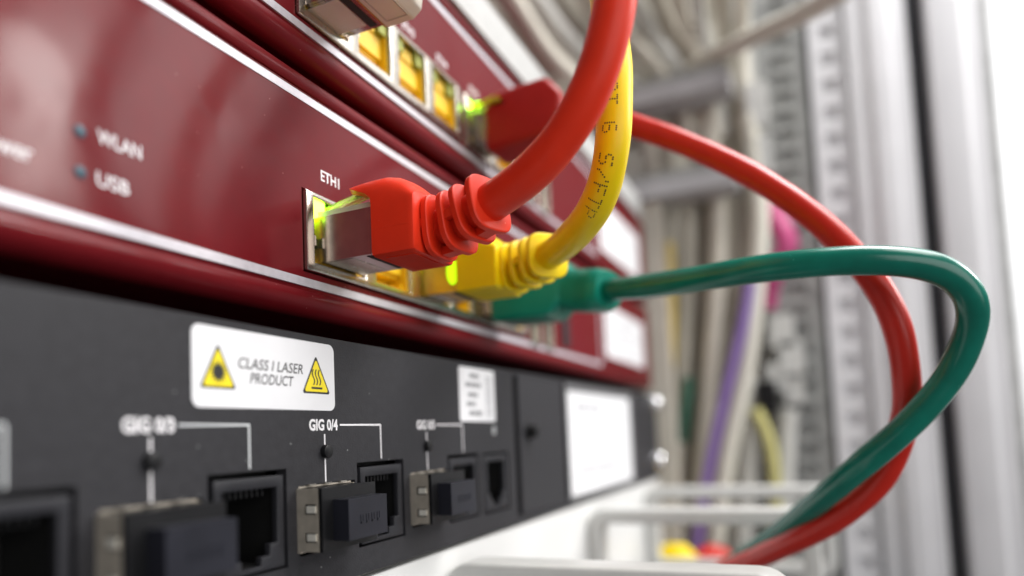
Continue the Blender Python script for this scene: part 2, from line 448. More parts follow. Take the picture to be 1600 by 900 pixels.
# ------------------------------------------------------------------ black router
YB = -4.8
PITCH = 32.95
rou = thing('router', (150, YB, -23), 'black rack router with CLASS I LASER PRODUCT sticker on its face', 'router')
holes = []
for k in (-1, 0, 1, 2):
    ox = (k) * PITCH + 69.6
    holes.append((ox - 0.9, ox + 14.2, -18.3, -3.3))
    if k >= 0: holes.append((ox - 17.0 + 0.9, ox - 1.6, -17.2, -6.2))
holes += [(152.0, 167.6, -18.6, -3.6)]
MB().plate(-80, 172.4, -23, 18.2, holes, YB, YB + 2, 0).build('faceplate', BLACK_PAINT, rou, smooth=0)
MB().plate(176.0, 213.0, -21.4, 17.2, [], YB, YB + 2, 0.25).build('module_plate', BLACK_PAINT, rou, smooth=0)
MB().box(172.4, 176.0, YB + 1.4, YB + 3, -23, 18.2).build('module_groove', VOID, rou, smooth=0)
MB().box(213, 216, YB + 1.2, YB + 3, -23, 18.2).build('module_groove', VOID, rou, smooth=0)
MB().box(172.4, 357, YB + .02, YB + 2.0, 17.3, 18.2).box(172.4, 357, YB + .02, YB + 2.0, -23, -21.5).box(216, 357, YB, YB + 2.0, -21.5, 17.3).build('end_plate', BLACK_PAINT, rou, smooth=0)
MB().box(-80, 350, YB + 20, 300, -22.6, 17.8).box(-80, 350, YB + 3.2, YB + 19.9, -22.6, -21.6).box(-80, 350, YB + 3.2, YB + 19.9, 16.8, 17.8).build('chassis', BLACK_PAINT, rou)
sk = MB().prism(rrect(66.3, 95.9, 5.8, 17.05, 1.3), 'y', YB - 0.08, YB - 0.01).build('warning_label', PAPER, rou, smooth=0)
yl = YB - 0.10
def tri(cx, hw, z0, z1, name):
    def T(g): # triangle grown outward by g, corners rounded
        pts = [(cx - hw - g * 1.5, z0 - g), (cx + hw + g * 1.5, z0 - g), (cx, z1 + g * 2.0)]
        out = []
        for i in range(3):
            a, b, c = Vector(pts[i - 1]), Vector(pts[i]), Vector(pts[(i + 1) % 3])
            for t in (0.0, 0.33, 0.66, 1.0):
                p = b + (a - b).normalized() * 0.35 * (1 - t) + (c - b).normalized() * 0.35 * t
                out.append((p.x, p.y))
        return out
    MB().prism(T(0.30), 'y', yl, yl + 0.015).build('warning_border', SIGN_BLK, sk, smooth=0)
    MB().prism(T(-0.02), 'y', yl - 0.03, yl - 0.015).build('warning_triangle', SIGN_YEL, sk, smooth=0)
tri(70.75, 2.75, 8.75, 14.1, 'laser')
tri(91.2, 3.0, 8.85, 14.3, 'hot')
b = MB()
star = []
for k in range(32):
    a = 2 * math.pi * k / 32; r = 1.75 if k % 2 == 0 else 0.95
    star.append((70.75 + r * math.cos(a) * 0.9, 10.75 + r * math.sin(a)))
b.prism(star, 'y', yl - 0.05, yl - 0.04).build('laser_mark', SIGN_BLK, sk, smooth=0)
b = MB()
for dx in (-0.75, 0, 0.75):
    L, Rr = [], []
    for k in range(13):
        t = k / 12; zz = 9.95 + 2.6 * t; xx = 91.2 + dx + 0.26 * math.sin(t * 2 * math.pi)
        L.append((xx - 0.15, zz)); Rr.append((xx + 0.15, zz))
    for k in range(12):
        b.poly([(L[k][0], yl - .045, L[k][1]), (Rr[k][0], yl - .045, Rr[k][1]), (Rr[k + 1][0], yl - .045, Rr[k + 1][1]), (L[k + 1][0], yl - .045, L[k + 1][1])])
b.poly([(89.9, yl - .045, 9.3), (92.6, yl - .045, 9.3), (92.6, yl - .045, 9.65), (89.9, yl - .045, 9.65)])
b.build('hot_surface_mark', SIGN_BLK, sk, smooth=0)
text('lettering', 'CLASS I LASER', 74.4, 88.0, 11.55, 13.15, yl, SIGN_BLK, sk, bold=0.008, ital=0.2)
text('lettering', 'PRODUCT', 76.6, 85.8, 9.45, 11.05, yl, SIGN_BLK, sk, bold=0.008, ital=0.2)
YT = YB - 0.03
for k in (-1, 0, 1, 2):
    ox = k * PITCH
    # GIG 0/n, leader lines and black push light between port pair
    text('lettering', 'GIG 0/%d' % (k + 3), 56.3 + ox, 63.6 + ox, 2.45, 4.4, YT, INK, rou, bold=0.035)
    MB().box(64.2 + ox, 76.45 + ox, YT, YB + .005, 3.28, 3.58).box(76.15 + ox, 76.45 + ox, YT, YB + .005, -2.9, 3.28).build('leader_line', INK if k > 0 else GREYINK, rou, smooth=0)
    MB().box(59.95 + ox, 60.25 + ox, YT, YB + .005, -6.0, 1.9).build('leader_line', INK, rou, smooth=0)
    MB().cyl((60.1 + ox, YB + .1, -1.0), (60.1 + ox, YB - 0.9, -1.0), 1.15, 28, 0.25).build('push_light', BLACK_PLASTIC, rou)
    # copper jack
    jx = 69.6 + ox
    j = MB()
    j.plate(jx + 0.2, jx + 13.6, -17.9, -4.2, [(jx + 1.6, jx + 12.2, -14.2, -5.9), (jx + 3.2, jx + 10.6, -15.9, -14.2), (jx + 5.0, jx + 8.8, -17.2, -15.9)], YB + 0.1, YB + 1.3, 0.12)
    o = j.build('ethernet_jack', JACK_PLASTIC, rou)
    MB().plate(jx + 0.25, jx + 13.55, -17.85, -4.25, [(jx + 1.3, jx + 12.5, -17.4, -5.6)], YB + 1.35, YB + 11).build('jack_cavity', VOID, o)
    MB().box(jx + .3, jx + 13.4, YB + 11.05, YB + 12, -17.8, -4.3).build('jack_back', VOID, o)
    g = MB()
    for q in range(8):
        xx = jx + 3.2 + q * 1.05
        g.box(xx - .18, xx + .18, YB + 1.4, YB + 8, -7.1, -5.95)
    g.build('contacts', BLACK_PLASTIC, o)
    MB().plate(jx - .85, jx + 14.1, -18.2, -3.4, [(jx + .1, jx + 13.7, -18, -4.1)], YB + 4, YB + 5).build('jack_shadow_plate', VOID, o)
    if k < 0: continue
    # optical cage: nickel sleeve standing out of the face, with two spring windows in its left wall
    cx0, cx1 = jx - 16.6, jx - 2.6
    c = MB()
    zc = (-16.3, -6.6)
    for za, zb2, full in ((zc[0], -14.9, 1), (-13.4, -10.6, 1), (-9.0, zc[1], 1)):
        c.box(cx0, cx0 + .35, YB - 4.2, YB + 6, za, zb2)
    c.box(cx0, cx0 + .35, YB - 1.4, YB + 6, -14.9, -13.4).box(cx0, cx0 + .35, YB - 1.4, YB + 6, -10.6, -9.0)
    c.box(cx0, cx0 + .35, YB - 4.2, YB - 3.7, -14.9, -13.4).box(cx0, cx0 + .35, YB - 4.2, YB - 3.7, -10.6, -9.0)
    c.box(cx0 + .4, cx1, YB + 0.1, YB + 6, zc[1], zc[1] + .3).box(cx0, cx1, YB - 0.6, YB + 6, zc[0] - .3, zc[0]).box(cx1 - .35, cx1, YB - 0.6, YB + 6, *zc)
    co = c.build('optical_cage', mat('cage_metal', (0.50, 0.45, 0.38), .4, .5, var=.12, vscale=500), rou, smooth=0)
    t = MB()
    for za in (-14.9, -10.6):
        t.box(cx0 - .15, cx0 + .05, YB - 3.7, YB - 2.0, za + .25, za + 1.35, 0.05)
    t.build('spring_tab', mat('tab_metal', (0.85, 0.82, 0.74), .35, .4, var=.05), co)
    t = MB()
    for q in range(3):
        t.box(cx0 + 2.4 + q * 4, cx0 + 4.0 + q * 4, YB - 0.55, YB - .1, zc[1] + .3, zc[1] + .5, 0.08)
    t.build('top_spring', NICKEL, co)
    kind = {0: 'left', 1: 'middle', 2: 'right'}[k]
    lab = {0: 'blurred black dust plug in the cage left of GIG 0/3 jack',
           1: 'sharp black dust plug under the GIG 0/4 lettering',
           2: 'small black dust plug under GIG 0/5, nearest the white labels'}[k]
    dp = thing('dust_plug', ((cx0 + cx1) / 2, YB - 6, zc[0]), lab, 'dust plug', 'dust plugs in the router optical cages')
    MB().box(cx0 + .5, cx1 - .1, YB - 4.3, YB + 5, zc[0] + .1, zc[1] - .1, 0.25).box(cx0 + .02, cx1 + .1, YB - 4.9, YB - 4.22, zc[0] - .05, zc[1] + .05, .15).build('plug_body', BLACK_PLASTIC, dp)
    MB().box(cx0 + 2.6, cx1 - 1.0, YB - 7.9, YB - 4.8, -14.9, -8.5, 0.35).build('grip', PLUG_BLUE, dp)
    # faint moulded marks on the grip
    g = MB()
    for q in range(4):
        xx = cx0 + 5.6 + q * 1.5
        g.box(xx, xx + .9, YB - 7.96, YB - 7.88, -12.6, -12.3).box(xx, xx + .25, YB - 7.96, YB - 7.88, -12.6, -11.2).box(xx + .65, xx + .9, YB - 7.96, YB - 7.88, -12.3, -11.2)
    g.build('moulded_mark', PLUG_BLUE, dp)
# console jack
j = MB().plate(152.9, 166.8, -18.1, -4.2, [(154.9, 164.8, -13.8, -5.8), (156.3, 163.4, -15.4, -13.8), (158.0, 161.6, -16.9, -15.4)], YB + .1, YB + 1.3, 0.12)
o = j.build('console_jack', JACK_PLASTIC, rou)
MB().plate(152.95, 166.75, -18.05, -4.25, [(154.4, 165.3, -17.2, -5.5)], YB + 1.35, YB + 11).build('jack_cavity', VOID, o)
MB().box(153, 166.7, YB + 11.05, YB + 12, -18, -4.3).build('jack_back', VOID, o)
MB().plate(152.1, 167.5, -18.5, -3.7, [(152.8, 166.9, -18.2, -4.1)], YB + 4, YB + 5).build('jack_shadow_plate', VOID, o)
text('lettering', '0', 158.4, 160.2, 0.9, 3.0, YT, GREYINK, rou, bold=0.018)
# small serial label: code bars and text rows stay rows of tiny print
sl = MB().prism(rrect(141.2, 160.4, 4.2, 17.1, 0.8), 'y', YB - .06, YB - .01).build('serial_label', PAPER, rou, smooth=0)
b = MB()
for zz, a, c in ((15.2, 146.6, 151.2), (13.0, 144.6, 152.4), (10.6, 145.6, 150.6), (8.4, 145.0, 149.4), (6.2, 146.0, 152.4)):
    x = a
    while x < c:
        ww = rnd.uniform(0.4, 1.2); b.box(x, x + ww, YB - .08, YB - .062, zz - .6, zz + .6); x += ww + rnd.uniform(.2, .35)
b.build('small_print', LABEL_GREY, sl, smooth=0)
b = MB(); z = 5.4
while z < 15.6:
    h = rnd.uniform(.15, .5); b.box(155.2, 158.6, YB - .08, YB - .062, z, z + h); z += h + rnd.uniform(.2, .45)
b.build('bar_code', PALE_INK, sl, smooth=0)
# thumb screw
MB().cyl((182.6, YB, 1.6), (182.6, YB - 0.6, 1.6), 2.6, 28, .2).cyl((182.6, YB - .6, 1.6), (182.6, YB - 2.8, 1.6), 1.9, 28, .4).build('thumb_screw', BLACK_PLASTIC, rou)
# big white label in its holder
MB().plate(214.2, 302, -22.2, 17.0, [(216.0, 299.6, -20.4, 15.0)], YB - .6, YB - .01, .15).build('label_holder', mat('label_holder_grey', (0.12, 0.12, 0.125), .4, var=.05), rou)
bl = MB().box(216.1, 299.5, YB - .15, YB - .02, -20.3, 14.9).build('asset_label', PAPER, rou, smooth=0)
b = MB()
for zz, a, c, hh in ((9.5, 226, 256, 1.2), (5.0, 224, 246, .5), (-1, 224, 262, .45), (-4, 224, 258, .45), (-12.6, 226, 276, .8)):
    x = a
    while x < c:
        ww = rnd.uniform(1.2, 4); b.box(x, min(x + ww, c), YB - .18, YB - .16, zz - hh, zz + hh); x += ww + rnd.uniform(.8, 1.6)
b.build('small_print', PALE_INK, bl, smooth=0)
for z, nm in ((13.6, 'upper'), (-15.0, 'lower')):
    s = thing('rack_screw', (352, YB - 3, z), 'chrome rack screw at the %s right corner of black router' % nm, 'screw', 'rack screws beside the router')
    MB().cyl((352, YB, z), (352, YB - .8, z), 5.4, 28).build('washer', CHROME, s)
    b = MB(); b.sweep([(352, YB - .8, z), (352, YB - 1.6, z), (352, YB - 3, z), (352, YB - 3.9, z), (352, YB - 4.3, z)], 4.2, n=28, rfun=lambda t: (1, 1, .9, .62, .3)[round(t * 4)])
    b.build('screw_head', CHROME, s)

# ------------------------------------------------------------------ connectors and patch cables
def boot_ribs(path_pts, stations, rx, rz, th, material, parent):
    """ring ribs of the bend relief, each set square to the cable at its station (distance from path start)"""
    P = spline(path_pts, 0.4)
    acc = [0]
    for a, b in zip(P, P[1:]): acc.append(acc[-1] + (b - a).length)
    def at(s):
        i = min(range(len(acc)), key=lambda k: abs(acc[k] - s))
        t = (P[min(i + 1, len(P) - 1)] - P[max(i - 1, 0)]).normalized()
        return P[i], t
    for i, s in enumerate(stations):
        p, t = at(s)
        k = 1.0 - 0.035 * i
        h = th / 2
        MB().sweep([p - t * h, p - t * h * .99, p - t * h * .72, p + t * h * .72, p + t * h * .99, p + t * h], rx * k, rz * k, n=32, power=3.4,
                   rfun=lambda u: 0.955 if u in (0, 1) else (0.96 if u < .3 or u > .7 else 1.0)).build('rib', material, parent, smooth=45)
    # bridges between neighbouring ribs, alternating side and roof
    b = MB()
    for i, (s0, s1) in enumerate(zip([stations[0] - 2.6] + stations, stations)):
        p, t = at((s0 + s1) / 2)
        u = t.cross(Vector((0, 0, 1))).normalized(); v = u.cross(t)
        L = (s1 - s0) / 2
        kk = 1.0 - 0.035 * i
        for sg in (-1, 1):
            if i % 2 == 0: c, wu, wv = p + u * sg * (rx * kk * .82), rx * .13, rz * .13
            else: c, wu, wv = p + v * sg * (rz * kk * .82), rx * .24, rz * .13
            vs = [c + t * a * L + u * bb * wu + v * d * wv for a in (-1, 1) for bb in (-1, 1) for d in (-1, 1)]
            b._faces(vs, [(0, 1, 3, 2), (4, 6, 7, 5), (0, 4, 5, 1), (2, 3, 7, 6), (0, 2, 6, 4), (1, 5, 7, 3)])
    b.build('rib_bridge', material, parent)

def plug_shell(t, xc, zb, y_in, y_out, zt=None, window=True, shell=None):
    """shielded plug: metal can with a clear latch on top and a contact window underneath"""
    zt = zt or zb + 8.3
    x0, x1 = xc - 5.85, xc + 5.85
    o = MB().box(x0, x1, y_out, y_in, zb, zt, 0.22).build('plug_shell', shell or WARM_METAL, t)
    if window:
        MB().box(x0 + .6, x1 - .9, y_out + 5.2, y_out + 11, zb - .08, zb + .2, .05).build('shell_flap', NICKEL, o)
        MB().box(x0 + .9, x1 - .6, y_out + 1.0, y_out + 2.6, zb - .05, zb + .1).build('shell_slot', VOID, o)
        MB().box(x0 + 1.4, x0 + 2.4, y_out - .04, y_out + .6, zb - .03, zb + .3).build('shell_edge', NICKEL, o)
    return o
CLEAR_BODY = mat('clear_plug_body', (0.86, 0.80, 0.70), 0.22, var=.06, trans=.55)
def latch(t, xc, z, y_in, y_out, material=LATCH, root=0):
    """clear spring latch: slim arm rising off the nose of the plug, over the clear body that shows above the can"""
    prof = [(y_in, z + 1.2), (y_in, z + 2.0), (y_in - 3.0, z + 2.7), (y_out + .4, z + 4.5), (y_out, z + 4.5), (y_out, z + 3.8), (y_in - 3.5, z + 1.9)]
    o = MB().prism(prof, 'x', xc - 2.6, xc - .2, 0.12).build('latch', material, t)
    MB().box(xc - 4.6, xc + 4.6, y_out - 2.6, y_in - 2, z + 0.04, z + 1.0, 0.2).build('latch_base', CLEAR_BODY, o)
    MB().box(xc - 2.9, xc + 2.9, y_out + 1.5, y_out + 5.5, z + 1.05, z + 1.7, 0.2).build('latch_rib', material, o)
    if root: MB().box(xc - 4.2, xc + 4.2, y_out - root, y_out - 2.0, z + 1.1, z + 4.2, 0.6).build('latch_root', material, o)

def arch_boot(t, xc, hw, zb, zs, stations, hood, material):
    """moulded boot: flat floor and sides, arched roof; its roof runs on as a thin hood over the latch.
    stations: (y, roof height) from front to back"""
    b = MB(); bm = b.bm
    NA = 18
    def ring(y, zt, inset=0.0):
        w = hw - inset
        pts = [(-w + .9, zb + inset), (w - .9, zb + inset), (w - .25, zb + .25 + inset), (w, zb + .9 + inset), (w, zs)]
        for k in range(1, NA):
            a = math.pi * k / NA
            c, d = math.cos(a), math.sin(a)
            pts.append((w * math.copysign(abs(c) ** .75, c), zs + (zt - zs - inset) * d ** .75))
        pts += [(-w, zs), (-w, zb + .9 + inset), (-w + .25, zb + .25 + inset)]
        return [bm.verts.new((xc + u, y, v)) for u, v in pts]
    rs = []
    for i, (y, zt) in enumerate(stations):
        rs.append(ring(y, zt))
    yl_, zl_ = stations[-1]
    rs.append(ring(yl_ - .35, zl_ - .1, .12)); rs.append(ring(yl_ - .55, zl_ - .2, .5))
    n = len(rs[0])
    for A, B in zip(rs, rs[1:]):
        for q in range(n): bm.faces.new([A[q], A[(q + 1) % n], B[(q + 1) % n], B[q]])
    bm.faces.new(rs[-1])
    bm.faces.new([bm.verts.new((xc + u, stations[0][0] - .05, v)) for u, v in ((-hw + .1, zb + .2), (hw - .1, zb + .2), (hw - .1, zs + .3), (-hw + .1, zs + .3))])
    o = b.build('boot', material, t, smooth=35)
    # hood: arched shell whose lip reaches furthest forward at the crown
    y0, z0 = stations[0]
    b = MB(); bm = b.bm
    M_ = 8
    grid = []
    for k in range(NA + 1):
        a = math.pi * k / NA
        c, d = math.cos(a), math.sin(a)
        cc, dd = math.copysign(abs(c) ** .75, c), d ** .75
        row = []
        for j in range(M_ + 1):
            f_ = j / M_
            e_ = min(1, max(0, (d - .10) / .75)); e_ = e_ * e_ * (3 - 2 * e_)
            y = y0 - .02 + hood * e_ * f_
            drop = .45 * f_ * f_
            o_ = (xc + hw * cc, y, zs + (z0 - zs - drop) * dd)
            i_ = (xc + (hw - 1.0) * cc, y, zs + max(0, (z0 - zs - drop - .95)) * dd - (.0 if d > .02 else .3))
            row.append((bm.verts.new(o_), bm.verts.new(i_)))
        grid.append(row)
    for A, B in zip(grid, grid[1:]):
        for j in range(M_):
            for s_ in (0, 1): bm.faces.new([A[j][s_], B[j][s_], B[j + 1][s_], A[j + 1][s_]])
        bm.faces.new([A[M_][0], B[M_][0], B[M_][1], A[M_][1]])
    b.build('hood', material, o, smooth=50)
    MB().box(xc - hw - .03, xc - hw + .05, stations[-1][0] + .3, y0 - .3, zb + 4.6, zb + 4.72).build('mould_seam', material, o)
    MB().box(xc - 5.0, xc + 5.2, stations[-1][0] + .6, y0 - 1.6, zb - .16, zb + .3, .12).build('grip_pad', material, o)
    return o

def cable(t, pts, r, material, name='cable_jacket', n=24, sm=10):
    P = smooth_path(spline(pts, 1.2), sm)
    ph = rnd.uniform(0, 6); L = sum((q - p).length for p, q in zip(P, P[1:]))
    MB().sweep(P, r, n=n, rfun=lambda u: 1 + .011 * math.sin(u * L / 4.1 + ph) + .009 * math.sin(u * L / 1.9 + 2 * ph)).build(name, material, t, smooth=60)
    return P

# near red cable in ETH1
red1 = thing('patch_cable', (104.3, -12, 32), 'bright red patch cable plugged into the port marked ETH1', 'patch cable', 'patch cables in front of the rack')
plug_shell(red1, 104.35, 32.7, 8, -12.4)
latch(red1, 103.4, 41.0, 2.0, -9.6, root=6)
arch_boot(red1, 104.4, 7.0, 31.9, 40.6, [(-12.3, 46.9), (-14, 46.9), (-16, 46.4), (-18, 45.3), (-19.4, 44.0), (-20.2, 43.0)], 6.0, RED_PVC)
rp = [(104.4, -12, 36.8), (104.4, -20, 36.8), (104.0, -25.5, 37.2), (103.0, -30, 38.3), (101.6, -34.6, 39.3), (100.4, -38.6, 40.4), (99.2, -42.2, 41.8), (98.1, -45.6, 43.6), (97.4, -48.4, 45.8), (96.9, -50.6, 48.0), (96.5, -52.4, 50.4), (96.1, -53.9, 52.9), (95.8, -55.1, 55.7), (95.4, -56.3, 58.6), (95.3, -57.2, 62.5), (95.5, -57.9, 67.1), (97, -57.5, 80), (101, -54, 95), (108, -50, 112)]
boot_ribs(rp, [10.0, 13.6, 17.2, 20.8], 5.2, 5.5, 1.3, RED_PVC, red1)
MB().sweep(spline(rp[1:3] + [(103.4, -28.4, 37.9), (102.6, -31.6, 38.6)], .8), 3.25, 3.2, n=24, power=2.4).build('boot_neck', RED_PVC, red1, smooth=50)
cable(red1, rp, 3.15, RED_PVC, n=32)

# yellow cable
yel = thing('patch_cable', (139.4, -10, 32), 'yellow patch cable with printed lettering, plugged in beside the red one', 'patch cable', 'patch cables in front of the rack')
plug_shell(yel, 139.5, 32.7, 8, -10.0, shell=mat('yellow_reflection_shell', (0.62, 0.45, 0.07), .3, .7, var=.06))  # yellow reflected from around the plug is put into the shell colour
latch(yel, 138.6, 41.0, 2.0, -8.0, root=5)
arch_boot(yel, 139.5, 6.9, 32.3, 40.6, [(-9.8, 46.4), (-12, 46.3), (-14.5, 45.8), (-16.8, 44.7), (-18.4, 43.4), (-19.0, 42.6)], 5.0, YEL_PVC)
MB().prism([(-8.35 + 1.35 * math.cos(R(15 * k)), 37.2 + 2.9 * math.sin(R(15 * k))) for k in range(24)], 'x', 133.45, 133.7).build('led_glow', mat('soft_green_glow', (0.5, 0.9, 0.05), .3, var=.03, emit=(0.50, 1.0, 0.0), estr=1.3), yel)  # added glowing patch in place of LED light on the shell side
yp = [(139.5, -10, 37.2), (139.4, -19, 37.2), (138.0, -24.5, 37.4), (135.4, -29.5, 37.7), (131.2, -34.4, 37.9), (126.0, -38.9, 38.2), (121.8, -42.6, 38.9), (118.8, -45.7, 40.2), (115.9, -48.5, 42.7), (113.6, -50.5, 46.7), (112.8, -51.6, 51.4), (113.1, -52.0, 57.6), (114.2, -52.0, 63.6), (115.6, -51.4, 69.3), (118.0, -50.3, 77.5), (121.6, -48.6, 86.5), (127, -45, 98), (136, -40, 112)]
boot_ribs(yp, [11.0, 14.5, 18.0, 21.5], 5.4, 5.3, 1.25, YEL_PVC, yel)
MB().sweep(spline(yp[1:3] + [(136.4, -28.8, 37.45)], .8), 3.2, 3.2, n=24, power=2.4).build('boot_neck', YEL_PVC, yel, smooth=50)
YP = cable(yel, yp, 3.05, YEL_PVC, n=32)
# dot-matrix lettering printed along the yellow jacket
FONT = {'C': '0111010001100001000010000100010111', 'A': '01110100011000111111100011000110001', 'T': '11111001000010000100001000010000100',
        '6': '01110100001000011110100011000101110', 'S': '01111100001000001110000010000111110', '/': '00001000010001000100010001000010000',
        'F': '11111100001000011110100001000010000', 'P': '11110100011000111110100001000010000', '4': '00010001100101010010111110001000010', ' ': '0' * 35}
FONT['C'] = '01110100011000010000100001000101110'
acc = [0]
for a, b in zip(YP, YP[1:]): acc.append(acc[-1] + (b - a).length)
def on_yellow(s, off):
    i = next((k for k in range(len(acc) - 1) if acc[k + 1] > s), len(acc) - 2)
    t = (YP[i + 1] - YP[i]).normalized(); p = YP[i] + t * (s - acc[i])
    nrm = Vector((-0.86, -0.20, -0.47)); nrm = (nrm - t * nrm.dot(t)).normalized()
    side = t.cross(nrm).normalized()
    a = off / 3.05
    return p + (nrm * math.cos(a) + side * math.sin(a)) * 3.075, t, (side * math.cos(a) - nrm * math.sin(a))
b = MB()
sref = min(range(len(YP)), key=lambda k: abs(YP[k].z - 55.0) + (0 if YP[k].z > 50 else 99))
s6 = acc[sref] - 3.4
msg = 'CAT 6 S/FTP'
i6 = msg.index('6')
for ci, ch in enumerate(msg):
    bits = FONT[ch]
    for r_ in range(7):
        for c_ in range(5):
            if bits[r_ * 5 + c_] != '1': continue
            s = s6 - (ci - i6) * 2.15 - c_ * 0.33
            off = -0.75 + (3 - r_) * 0.39 
            p, t, sd = on_yellow(s + rnd.uniform(-.03, .03), -off if False else off)
            q = [p + t * 0.165 * math.cos(R(60 * k)) + sd * 0.165 * math.sin(R(60 * k)) for k in range(6)]
            b.poly(q)
b.build('printed_lettering', mat('print_ink', (0.10, 0.06, 0.01), .6, var=.05), yel, smooth=0)

# green cable
grn = thing('patch_cable', (170, -5, 30), 'green patch cable looping out past the yellow plug', 'patch cable', 'patch cables in front of the rack')
plug_shell(grn, 170.0, 32.9, 8, -4.0, window=False)
MB().prism([(-3.2, 30.6), (-19.6, 30.6), (-22.5, 33.2), (-24.8, 39.6), (-23.0, 45.6), (-20.2, 46.4), (-3.2, 44.8)], 'x', 163.0, 177.4, 1.6, 4, ang=.2).build('boot', mat('green_rubber', (0.003, 0.215, 0.150), .4, spec=.3, var=.06, bump=.05), grn)
gp = [(169.6, -18, 38.2), (168.6, -24, 37.2), (166.6, -30, 36.0), (163.0, -36.4, 34.9), (157.0, -46.2, 33.4), (151.0, -57.0, 32.2), (146.7, -66.9, 31.7), (144.6, -76.7, 31.3), (144.2, -85.7, 30.8), (145.3, -94.3, 29.9), (147.6, -101.2, 28.4), (150.0, -106.1, 25.4), (152.2, -108.4, 21.0), (154.8, -107.6, 15.5), (157.2, -104.9, 9.1), (157.3, -100.2, 2.9), (158.7, -94.6, -2.9), (161.8, -88.4, -8.5), (169.2, -81.5, -15.3), (180.6, -74.8, -22.0), (192.6, -68.4, -28.5), (204.1, -60.7, -35.2), (217.9, -49.4, -44.3), (238, -36, -62)]
MB().sweep(spline([(169.2, -20.5, 37.8), (168.3, -25, 37.0), (166.9, -29.4, 36.1), (164.6, -33.6, 35.3), (163.4, -35.6, 35.0)], 1), 5.6, 5.4, n=28, power=2.8, rfun=lambda u: 1.0 if u < .85 else 1.0 - (u - .85) * 1.2).build('boot_sleeve', MATS['green_rubber'], grn, smooth=50)
cable(grn, gp, 2.8, GRN_PVC, n=28)

# far red cable, from the upper appliance
red2 = thing('patch_cable', (166, -5, 76), 'darker red patch cable from upper appliance, looping behind the green one', 'patch cable', 'patch cables in front of the rack')
plug_shell(red2, 168.2, 79.2, 8, -4.5, window=False)
latch(red2, 166.0, 87.2, 2.0, -8, mat('amber_latch', (0.75, 0.60, 0.05), .2, var=.02, trans=.6))
MB().prism([(-4.2, 75.8), (-21, 77.0), (-26.0, 80.0), (-26.4, 87.0), (-22.2, 92.2), (-7.5, 91.2), (-4.4, 89.2)], 'x', 161.4, 175.0, 1.9, 4, ang=.2).build('boot', mat('shaded_red_rubber', (0.33, 0.010, 0.008), .45, spec=.25, var=.06, vscale=250, bump=.05), red2)  # red deepened to paint in the shade on the boot
MB().prism([(-2.0, 87.2), (-9.6, 88.0), (-9.6, 88.9), (-2.0, 88.3)], 'x', 160.0, 161.2, .1).build('latch_lever', MATS['amber_latch'], red2)
MB().box(162.8, 164.8, -3.2, -1.6, 88.4, 90.0, .5).build('led_glow', LED_GREEN, red2)  # glowing block stands in for LED light caught in the latch
r2 = [(168.2, -20, 85), (168.4, -28, 83.6), (168.4, -35, 81.2), (167.7, -43.0, 76.5), (166.9, -52.3, 70.8), (166.0, -61.1, 64.6), (164.3, -69.4, 57.9), (161.8, -76.7, 50.6), (159.8, -83.3, 43.0), (158.9, -88.9, 35.2), (158.8, -93.5, 27.1), (159.8, -96.3, 19.1), (161.7, -97.3, 10.6), (164.9, -97.3, 2.2), (168.4, -95.0, -6.5), (169.6, -92.2, -12.3), (171.8, -87.1, -17.8), (175.9, -80.5, -23.2), (182.3, -71.9, -28.7), (195.1, -61.9, -35.3), (209.9, -48.7, -43.7), (232, -34, -62)]
cable(red2, r2, 2.8, RED2_PVC, n=28)

# ivory cable whose plug hangs at the top edge of the frame
wht = thing('patch_cable', (101.5, -8, 78), 'ivory cable plug with bare metal shell seen from below', 'patch cable', 'patch cables in front of the rack')
plug_shell(wht, 101.8, 79.3, 8, -9.5)
MB().box(97.2, 106.0, -6.6, 1.0, 79.16, 79.4).build('shell_label', mat('shell_paper', (.66, .60, .54), .4, var=.04), wht)
MB().prism([(-9.8, 78.9), (-15.8, 78.9), (-17.6, 80.2), (-18.2, 84), (-18.0, 90.5), (-9.8, 91.5)], 'x', 95.3, 108.4, .5, 3, ang=.3).build('boot', OLD_WHITE, wht)
b = MB()
for x0_, x1_, y0_, y1_ in ((97.4, 106.4, -15.7, -15.45), (97.4, 97.65, -15.4, -11.3), (106.15, 106.4, -15.4, -11.3), (97.4, 106.4, -11.25, -11.0)): b.box(x0_, x1_, y0_, y1_, 78.82, 79.0)
b.build('grip_outline', TAUPE_PVC, wht)
b = MB()
for yy in (-10.6, -12.2, -13.8, -15.4): b.box(95.15, 95.5, yy - .4, yy + .4, 80.5, 88, .12)
b.build('side_ridges', OLD_WHITE, wht)
MB().box(96.0, 107.8, -9.85, -9.6, 78.95, 79.35, .05).build('shell_edge', GOLD, wht)  # gold strip paints the reflection of the contacts along the edge
cable(wht, [(103.5, -14, 83.2), (103.8, -19, 82.9), (103.6, -23, 83.0), (102.6, -26.5, 85), (101.4, -29, 90), (101, -30.5, 100), (101.5, -31, 118)], 2.9, OLD_WHITE)

